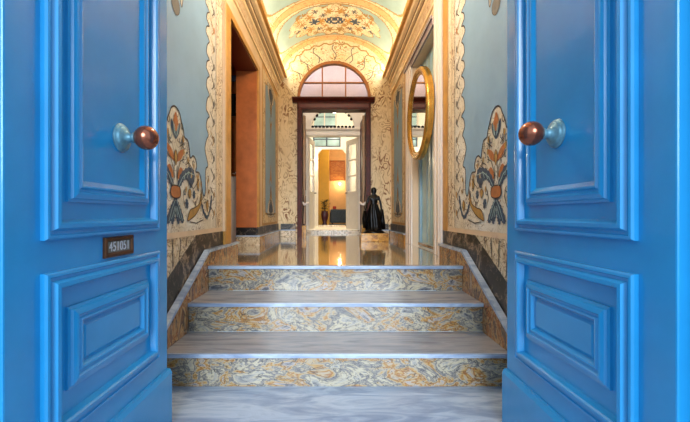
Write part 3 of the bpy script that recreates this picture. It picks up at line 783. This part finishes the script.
# white door wall at 6.9 with arched opening above
mb = MB(); YW = 6.9
FX0, FX1, FR, FC, FZ = -.50, .455, .405, -.03, 2.447
mb.box(-.88, FX0, YW, YW+.12, LAND, 2.30, 'white_paint'); mb.box(FX1, .88, YW, YW+.12, LAND, 2.30, 'white_paint')
mb.box(-.88, .88, YW-.01, YW+.12, 2.30, FZ, 'white_paint')
mb.box(-.88, .88, YW-.03, YW-.01, 2.30, 2.34, 'white_paint', .005); mb.box(-.88, .88, YW-.025, YW-.01, 2.41, 2.44, 'white_paint', .005)
n = 32; inn = [(FC-FR*math.cos(PI*k/n), FZ+FR*.98*math.sin(PI*k/n)) for k in range(n+1)]
out = []
for k in range(n+1):
    t = PI*k/n; c_, s_ = -math.cos(t), math.sin(t); m_ = max(abs(c_), abs(s_)); out.append((c_/m_*.88, FZ+s_/m_*1.15))
for k in range(n):
    for yy in (YW, YW+.12):
        mb.face([(inn[k][0], yy, inn[k][1]), (inn[k+1][0], yy, inn[k+1][1]), (out[k+1][0], yy, out[k+1][1]), (out[k][0], yy, out[k][1])], 'white_paint')
    mb.face([(inn[k][0], YW, inn[k][1]), (inn[k+1][0], YW, inn[k+1][1]), (inn[k+1][0], YW+.12, inn[k+1][1]), (inn[k][0], YW+.12, inn[k][1])], 'white_paint')
mb.box(-.88, .88, YW-.02, YW, 2.93, 3.95, 'pane_reflection_pink')
struct(mb.build('wall_inner'), 'white wall holding the inner door and its studded fanlight', 'wall')
fw = thing('window_2', (FC, YW, FZ)); struct(fw, 'half-round fanlight edged with black studs above the inner white door', 'window')
mb = MB(); mb.extrude_poly([(p[0], p[1]) for p in inn], lambda p, t: (p[0], t, p[1]), YW+.05, YW+.055, 'clear_glass'); mb.build('window_pane', fw)
sp = [(FC-.385+.77*k/11, FZ+.028) for k in range(12)] + [(FC-.385*math.cos(PI*k/14), FZ+.385*math.sin(PI*k/14)+.01) for k in range(2, 13)]
for (x, z) in sp:
    mb = MB(); mb.lathe([(.030, 0), (.028, .008), (.014, .018)], 'dark_bronze', Matrix.Translation((x, YW+.045, z)) @ Matrix.Rotation(PI/2, 4, 'X'), 8)
    mb.build('stud', fw)
# white inner leaves
def white_leaf(name, p0, p1, z1, label, glazed):
    d = Vector((p1[0]-p0[0], p1[1]-p0[1], 0)); L = d.length; ux = d/L; nx = Vector((-ux.y, ux.x, 0))
    r = thing(name, (p0[0], p0[1], LAND+.06)); struct(r, label, 'door')
    P = lambda u, v, h: tuple(Vector((p0[0], p0[1], 0)) + ux*u + nx*h + Vector((0, 0, v)))
    z0 = LAND+.06
    mb = MB()
    def bx(u0, u1, v0, v1, h0, h1, m):
        vs = [P(u, v, h) for u in (u0, u1) for v in (v0, v1) for h in (h0, h1)]
        for q in ((0, 1, 3, 2), (4, 6, 7, 5), (0, 4, 5, 1), (2, 3, 7, 6), (0, 2, 6, 4), (1, 5, 7, 3)): mb.face([vs[k] for k in q], m)
    bx(0, .07, z0, z1, -.018, .018, 'white_leaf'); bx(L-.07, L, z0, z1, -.018, .018, 'white_leaf')
    for v0, v1 in ((z0, z0+.16), (z0+.62, z0+.72), (z1-.09, z1)): bx(.07, L-.07, v0, v1, -.018, .018, 'white_leaf')
    bx(.07, L-.07, z0+.16, z0+.62, -.008, .008, 'white_leaf')
    for k in range(1, 3):
        zz = z0+.72+(z1-.09-z0-.72)*k/3; bx(.07, L-.07, zz-.012, zz+.012, -.012, .012, 'white_leaf')
    mb.build('door_frame', r)
    mb = MB(); bx(.07, L-.07, z0+.72, z1-.09, -.003, .003, 'clear_glass'); mb.build('door_pane', r)
    mb = MB()
    for sg in (-1, 1):
        mb.tube([P(L-.035, z0+.70, sg*.018), P(L-.035, z0+.70, sg*.06), P(L-.12, z0+.70, sg*.065)], .009, 'black_iron', 8)
    mb.build('door_handle', r)
white_leaf('door_4', (FX0+.01, 6.93), (-.412, 7.34), 2.28, 'left white glazed inner door leaf standing open beyond the mahogany door', True)
white_leaf('door_5', (FX1-.005, 6.93), (.245, 7.32), 2.28, 'right white glazed inner door leaf standing open beyond the mahogany door', True)
# second room shell and third wall
mb = MB()
for s in (-1, 1):
    a, b_ = sorted((s*1.15, s*1.3)); mb.box(a, b_, YW+.12, 9.5, .40, 3.8, 'white_paint')
mb.box(-1.3, 1.3, YW+.12, 9.5, 3.75, 3.85, 'room_ceiling')
struct(mb.build('wall_middle_room'), 'white walls and ceiling of the room between the inner door and the yellow room', 'wall')
mb = MB(); Y3 = 9.5; OX0, OX1 = -.42, .30; OZ = 2.52
mb.box(-1.15, OX0, Y3, Y3+.12, LAND+.03, 2.57, 'white_paint'); mb.box(OX1, 1.15, Y3, Y3+.12, LAND+.03, 2.57, 'white_paint')
mb.box(OX0, OX1, Y3, Y3+.12, OZ, 2.57, 'white_paint')
for (xa, xb) in ((OX0, OX0+.10), (OX1, OX1-.10)):
    mb.extrude_poly([(xa, OZ), (xb, OZ), (xa, OZ-.12)], lambda p, t: (p[0], t, p[1]), Y3, Y3+.12, 'white_paint')
mb.box(-1.15, -.55, Y3, Y3+.12, 2.57, 2.85, 'white_paint'); mb.box(.16, 1.15, Y3, Y3+.12, 2.57, 2.85, 'white_paint')
mb.box(-1.15, 1.15, Y3, Y3+.12, 2.85, 3.75, 'white_paint')
mb.box(OX0-.06, OX0, Y3-.03, Y3, LAND+.03, 2.57, 'white_leaf', .005); mb.box(OX1, OX1+.06, Y3-.03, Y3, LAND+.03, 2.57, 'white_leaf', .005)
mb.box(OX0, OX1, Y3-.02, Y3+.12, LAND+.03, LAND+.07, 'veined_cream_marble')
struct(mb.build('wall_far'), 'white wall with chamfered opening into the yellow room', 'wall')
for k, (xa, xb, za, zb, lab) in enumerate(((-.55, .16, 2.57, 2.85, 'blue-green glazed transom light above the opening to the yellow room'), (-.55, .05, 3.08, 3.46, 'blue-green window seen through the studded fanlight'))):
    w = thing('window_%d' % (3+k), (xa, Y3, za)); struct(w, lab, 'window')
    yo = Y3+.04 if k == 0 else Y3-.02
    mb = MB(); mb.box(xa, xb, yo, yo+.015, za, zb, 'teal_glazing'); mb.build('window_pane', w)
    mb = MB()
    for z_ in (za, zb-.03): mb.box(xa, xb, yo-.03, yo, z_, z_+.03, 'motif_navy', .003)
    for x_ in (xa, (xa+xb)/2-.02, xb-.03): mb.box(x_, x_+.035, yo-.03, yo, za, zb, 'motif_navy' if k == 0 else 'white_leaf', .003)
    mb.box(xa, xb, yo-.02, yo, (za+zb)/2+.05, (za+zb)/2+.07, 'motif_navy'); mb.build('window_frame', w)
# yellow room
mb = MB()
mb.box(-1.6, -.16, 11.2, 11.3, LAND+.03, 3.4, 'yellow_wall')
mb.box(-.16, 1.6, 12.4, 12.5, LAND+.03, 3.4, 'beige_wall'); mb.box(-.26, -.16, 11.3, 12.4, LAND+.03, 3.4, 'beige_wall')
mb.box(-1.6, -1.5, 9.62, 11.2, LAND+.03, 3.4, 'yellow_wall'); mb.box(1.5, 1.6, 9.62, 12.5, LAND+.03, 3.4, 'beige_wall')
mb.box(-1.6, 1.6, 9.62, 12.5, 3.4, 3.5, 'beige_wall')
struct(mb.build('wall_yellow_room'), 'yellow and beige walls of the far room', 'wall')
pc = thing('wall_picture', (.085, 12.38, 2.3), 'orange-brown framed picture on the back wall of the yellow room', 'picture')
mb = MB(); mb.box(-.13, .32, 12.37, 12.398, 2.0, 2.60, 'brown_mosaic_picture'); mb.build('canvas', pc)
mb = MB(); mb.frame_rect(lambda u, v, h: (u, 12.385-h, v), -.17, .36, 1.96, 2.64, [(0, 0), (0, .03), (.03, .035), (.04, .015), (.045, 0)], 'tan_wood'); mb.build('picture_frame', pc)
so = thing('sofa', (.13, 11.7, LAND+.03), 'dark blue-grey patterned sofa in the far yellow room', 'sofa')
mb = MB(); mb.box(-.12, .70, 11.45, 11.95, LAND+.10, .78, 'sofa_cloth', .03); mb.build('seat', so)
mb = MB(); mb.box(-.12, .70, 11.36, 11.50, LAND+.08, 1.0, 'sofa_cloth', .03); mb.build('backrest', so)
for x in (-.12, .60):
    mb = MB(); mb.box(x-.02, x+.10, 11.50, 11.97, LAND+.10, .90, 'sofa_cloth', .02); mb.build('armrest', so)
for x in (-.08, .62):
    for y in (11.40, 11.90):
        mb = MB(); mb.box(x, x+.04, y, y+.04, LAND+.03, LAND+.101, 'mahogany'); mb.build('leg', so)
mb = MB(); mb.box(-.05, .06, 11.38, 11.47, 1.0, 1.09, 'red_cloth', .025); tag(mb.build('cushion'), 'small red cushion on top of the dark sofa back', 'cushion')
pl = thing('potted_plant', (-.28, 10.75, LAND+.03), 'dark potted plant in a maroon urn at the yellow wall', 'plant')
mb = MB(); mb.lathe([(.07, LAND+.03), (.08, LAND+.05), (.05, LAND+.10), (.09, LAND+.22), (.11, LAND+.34), (.09, LAND+.42), (.10, LAND+.44)], 'maroon_glaze', Matrix.Translation((-.28, 10.75, 0))); mb.build('urn', pl)
mb = MB(); rnd = random.Random(5)
for k in range(90):
    a = rnd.uniform(0, 6.28); r = rnd.uniform(.01, .13); z = rnd.uniform(LAND+.46, 1.26); l = .075
    p = Vector((-.28+r*math.cos(a), 10.75+r*math.sin(a), z)); d1 = Vector((math.cos(a), math.sin(a), .3)).normalized()*l; d2 = Vector((-math.sin(a), math.cos(a), 0))*.028
    mb.face([p-d1*.4, p+d2, p+d1, p-d2], 'dark_leaf')
mb.build('foliage', pl)
mb = MB(); mb.tube([(-.28, 10.75, LAND+.42), (-.27, 10.75, .98), (-.29, 10.75, 1.18)], .012, 'dark_leaf', 8); mb.build('stem', pl)

# side room behind the left doorway
mb = MB()
mb.box(-2.7, -2.6, 2.6, 5.4, .40, 3.1, 'tan_wood'); mb.box(-2.6, -1.1, 5.3, 5.4, .40, 3.1, 'tan_wood'); mb.box(-2.6, -1.1, 2.5, 2.6, .40, 3.1, 'tan_wood'); mb.box(-2.7, -1.1, 2.5, 5.4, 3.0, 3.1, 'tan_wood')
struct(mb.build('wall_side_room'), 'brown walls of the side room behind the left doorway', 'wall')
dl = thing('door_6', (-1.1, 4.20, .548)); struct(dl, 'white and glazed side door leaf seen edge-wise in the left doorway', 'door')
mb = MB(); mb.box(-1.62, -1.094, 4.20, 4.235, .50, 1.265, 'white_leaf', .003); mb.build('lower_board', dl)
mb = MB(); mb.box(-1.15, -1.110, 4.20, 4.235, 1.265, 2.42, 'tan_wood'); mb.box(-1.62, -1.57, 4.20, 4.235, 1.265, 2.42, 'tan_wood'); mb.box(-1.57, -1.15, 4.20, 4.235, 2.36, 2.42, 'tan_wood'); mb.build('glazing_frame', dl)
mb = MB(); mb.box(-1.57, -1.15, 4.214, 4.22, 1.265, 2.36, 'clear_glass'); mb.build('door_pane', dl)
mb = MB(); mb.box(-1.110, -1.094, 4.195, 4.235, 1.30, 1.90, 'black_iron', .002); mb.box(-1.17, -1.120, 4.185, 4.20, 1.95, 2.20, 'black_iron', .002); mb.box(-1.12, -1.10, 4.18, 4.2, 1.98, 2.2, 'ivory_paint', .002); mb.box(-1.17, -1.105, 4.185, 4.2, 2.34, 2.41, 'motif_navy', .002)
mb.build('lock_plate', dl)
mb = MB(); mb.tube([(-1.14, 4.20, 1.30), (-1.14, 4.15, 1.30), (-1.095, 4.145, 1.305)], [.012, .012, .014], 'chrome', 10); mb.build('door_handle', dl)

# ================================================================== STATUE
SX, SY, SZ = .50, 4.74, .600
blk = MB(); blk.box(.325, .668, 4.58, 4.92, LAND, SZ, 'ochre_marble', .005)
tag(blk.build('stone_block'), 'low ochre marble block carrying the black statue', 'block')
stt = thing('statue', (SX, SY, SZ), 'black bronze statue of a robed standing figure on a marble block beside the mahogany door', 'statue')
mb = MB(); mb.lathe([(.135, 0), (.14, .008), (.125, .018), (.12, .028)], 'dark_bronze', Matrix.Translation((SX, SY, SZ)), 24); mb.build('base', stt)
me = bpy.data.meshes.new('figure')
J = [(0, 0, .30, .050), (0, .002, .36, .044), (0, -.004, .42, .056), (0, 0, .465, .046), (0, 0, .492, .020), (0, -.006, .525, .031), (0, -.004, .552, .024),
     (.058, 0, .455, .026), (.088, .004, .38, .019), (.096, -.015, .30, .015), (.090, -.04, .25, .012),
     (-.058, 0, .455, .026), (-.085, -.005, .385, .019), (-.10, -.05, .32, .015), (-.118, -.08, .28, .012),
     (.035, 0, .20, .038), (.038, -.01, .10, .028), (.04, 0, .045, .02), (.042, -.04, .035, .016), (-.035, 0, .20, .038), (-.045, -.03, .10, .028), (-.045, -.01, .045, .02), (-.05, -.05, .035, .016)]
Ed = [(0, 1), (1, 2), (2, 3), (3, 4), (4, 5), (5, 6), (3, 7), (7, 8), (8, 9), (9, 10), (3, 11), (11, 12), (12, 13), (13, 14), (0, 15), (15, 16), (16, 17), (17, 18), (0, 19), (19, 20), (20, 21), (21, 22)]
me.from_pydata([(a, b, c) for a, b, c, _ in J], Ed, []); me.update()
fg = bpy.data.objects.new('figure', me); COL.objects.link(fg); fg.parent = stt; me.materials.append(MATS['dark_bronze'])
md = fg.modifiers.new('skin', 'SKIN'); me.skin_vertices[0].name
for i, v in enumerate(me.skin_vertices[0].data): v.radius = (J[i][3], J[i][3]*.85); v.use_root = (i == 0)
sb = fg.modifiers.new('sub', 'SUBSURF'); sb.levels = 2; sb.render_levels = 2
mb = MB(); fold = lambda a, z: 1+.10*math.sin(a*9+z*9)+.05*math.sin(a*5)
mb.lathe([(.098, SZ+.03), (.096, SZ+.10), (.092, SZ+.18), (.080, SZ+.26), (.058, SZ+.33), (.050, SZ+.36), (.047, SZ+.365)], 'dark_bronze', Matrix.Translation((SX, SY, 0)), 72, True, fold, .85); mb.build('robe', stt)
mb = MB(); mb.lathe([(.020, SZ+.498), (.033, SZ+.515), (.037, SZ+.54), (.033, SZ+.565), (.018, SZ+.58), (.004, SZ+.584)], 'dark_bronze', Matrix.Translation((SX, SY+.008, 0)), 20); mb.build('hair', stt)
mb = MB(); mb.tube([(SX-.118, SY-.075, SZ+.285), (SX-.125, SY-.05, SZ+.18), (SX-.11, SY-.02, SZ+.07)], [.022, .03, .036], 'dark_bronze', 12); mb.build('drapery', stt); mb = MB()
mb.tube([(SX+.10, SY-.01, SZ+.30), (SX+.112, SY-.01, SZ+.16), (SX+.125, SY, SZ+.045)], [.02, .028, .03], 'dark_bronze', 12); mb.build('drapery', stt)

# ================================================================== LAMPS
def light(name, kind, loc, col, energy, size=.1, size_y=None, rot=(0, 0, 0), parent=None):
    l = bpy.data.lights.new(name, kind); l.color = s2l(col) if 0 else col; l.energy = energy
    if kind == 'AREA':
        l.shape = 'RECTANGLE' if size_y else 'SQUARE'; l.size = size
        if size_y: l.size_y = size_y
    else: l.shadow_soft_size = size
    o = bpy.data.objects.new(name, l); COL.objects.link(o); o.location = loc; o.rotation_euler = rot
    if parent: o.parent = parent; o.location = Vector(loc)-world_loc(parent)
    return o
WARM = (1, .85, .62)
for s in (-1, 1):
    light('cove_light', 'AREA', (s*.79, 3.2, 3.0), WARM, 21, .05, 4.8, (0, PI-s*.5, 0))
    g = thing('cornice_lamp', (s*.78, 5.52, 2.99), ('left' if s < 0 else 'right') + ' small warm uplight on the cornice end by the back wall', 'lamp', 'cornice uplights')
    mb = MB(); mb.lathe([(.02, 2.985), (.03, 2.992), (.03, 3.004)], 'gilt', Matrix.Translation((s*.78, 5.52, 0)), 16); mb.build('lamp_base', g)
    mb = MB(); mb.lathe([(.024, 3.004), (.02, 3.018), (.008, 3.026)], 'warm_globe', Matrix.Translation((s*.78, 5.52, 0)), 16); mb.build('bulb', g)
    light('uplight', 'POINT', (s*.76, 5.50, 3.05), WARM, 3.0, .03, parent=g)
def wall_lamp(x, y, z, label, e, col=(1, .86, .62)):
    g = thing('wall_lamp', (x, y, z), label, 'lamp', 'small globe wall lamps beyond the mahogany door')
    mb = MB(); mb.lathe([(.03, 0), (.03, .01), (.012, .015), (.010, .04)], 'gilt', Matrix.Translation((x, y, z)) @ Matrix.Rotation(PI/2, 4, 'X'), 14); mb.build('wall_plate', g)
    mb = MB(); pr = [(max(.032*math.sin(PI*i/8), .003), -.032*math.cos(PI*i/8)) for i in range(9)]
    mb.lathe(pr, 'warm_globe', Matrix.Translation((x, y-.07, z)), 16); mb.build('globe', g)
    light('glow', 'POINT', (x, y-.13, z), col, e, .04, parent=g)
wall_lamp(-.495, 9.44, 2.22, 'small globe wall lamp left of the opening to the yellow room', 9)
wall_lamp(.34, 9.44, 1.98, 'small globe wall lamp right of the opening to the yellow room', 9)
wall_lamp(.18, 12.39, 1.86, 'small globe wall lamp under the orange-brown picture', 7, (1, .8, .5))
# unseen lamps of the rooms beyond, plus a hall lantern added as warm fill
def lantern(x, y, z, ztop, label, e, col, size=.09):
    g = thing('unseen_lantern', (x, y, ztop), label, 'lamp')
    mb = MB(); mb.tube([(x, y, z+.08), (x, y, ztop)], .005, 'gilt', 8); mb.build('rod', g)
    mb = MB(); mb.lathe([(.03, z-.09), (.07, z-.07), (.08, z+.05), (.03, z+.08)], 'warm_globe', Matrix.Translation((x, y, 0)), 20); mb.build('lamp_shade', g)
    light('unseen_lantern_light', 'POINT', (x, y, z-.18), col, e, size, parent=g)
lantern(0, 2.5, 2.95, 3.57, 'added warm fill lantern, out of view under the vault above the stairs', 55, (1, .86, .68), .12)  # added above the frame to light the hall walls
lantern(0, 6.0, 3.72, 3.95, 'unseen fill lantern high in the vestibule behind the mahogany door', 22, (1, .88, .70))  # kept out of view above the arch; sets how bright the panes look
lantern(0, 8.2, 3.35, 3.75, 'glowing lantern in the white middle room', 34, (1, .90, .74))
lantern(.5, 10.8, 3.1, 3.4, 'glowing lantern in the far yellow room', 34, (1, .82, .55))

# ================================================================== DAYLIGHT, CAMERA
w = bpy.data.worlds.new('World'); scene.world = w; w.use_nodes = True
bg = w.node_tree.nodes['Background']; bg.inputs['Color'].default_value = (.60, .82, 1, 1); bg.inputs['Strength'].default_value = 1.6
sun = bpy.data.lights.new('soft_daylight', 'SUN'); sun.energy = 3.8; sun.angle = math.radians(30); sun.color = (.80, .90, 1)
sun_o = bpy.data.objects.new('soft_daylight', sun); COL.objects.link(sun_o); sun_o.rotation_euler = (math.radians(74), 0, 0)

cam = bpy.data.cameras.new('Camera'); co = bpy.data.objects.new('Camera', cam); COL.objects.link(co)
co.location = (-.01, 0, .834); co.rotation_euler = (PI/2, 0, 0)
cam.lens = 370*36/690; cam.sensor_width = 36; cam.clip_start = .02
cam.shift_x = 11/690; cam.shift_y = 3.5/690
scene.camera = co
scene.view_settings.view_transform = 'Standard'; scene.view_settings.look = 'None'
scene.view_settings.gamma = 1; scene.view_settings.use_curve_mapping = False
scene.view_settings.exposure = 0.08
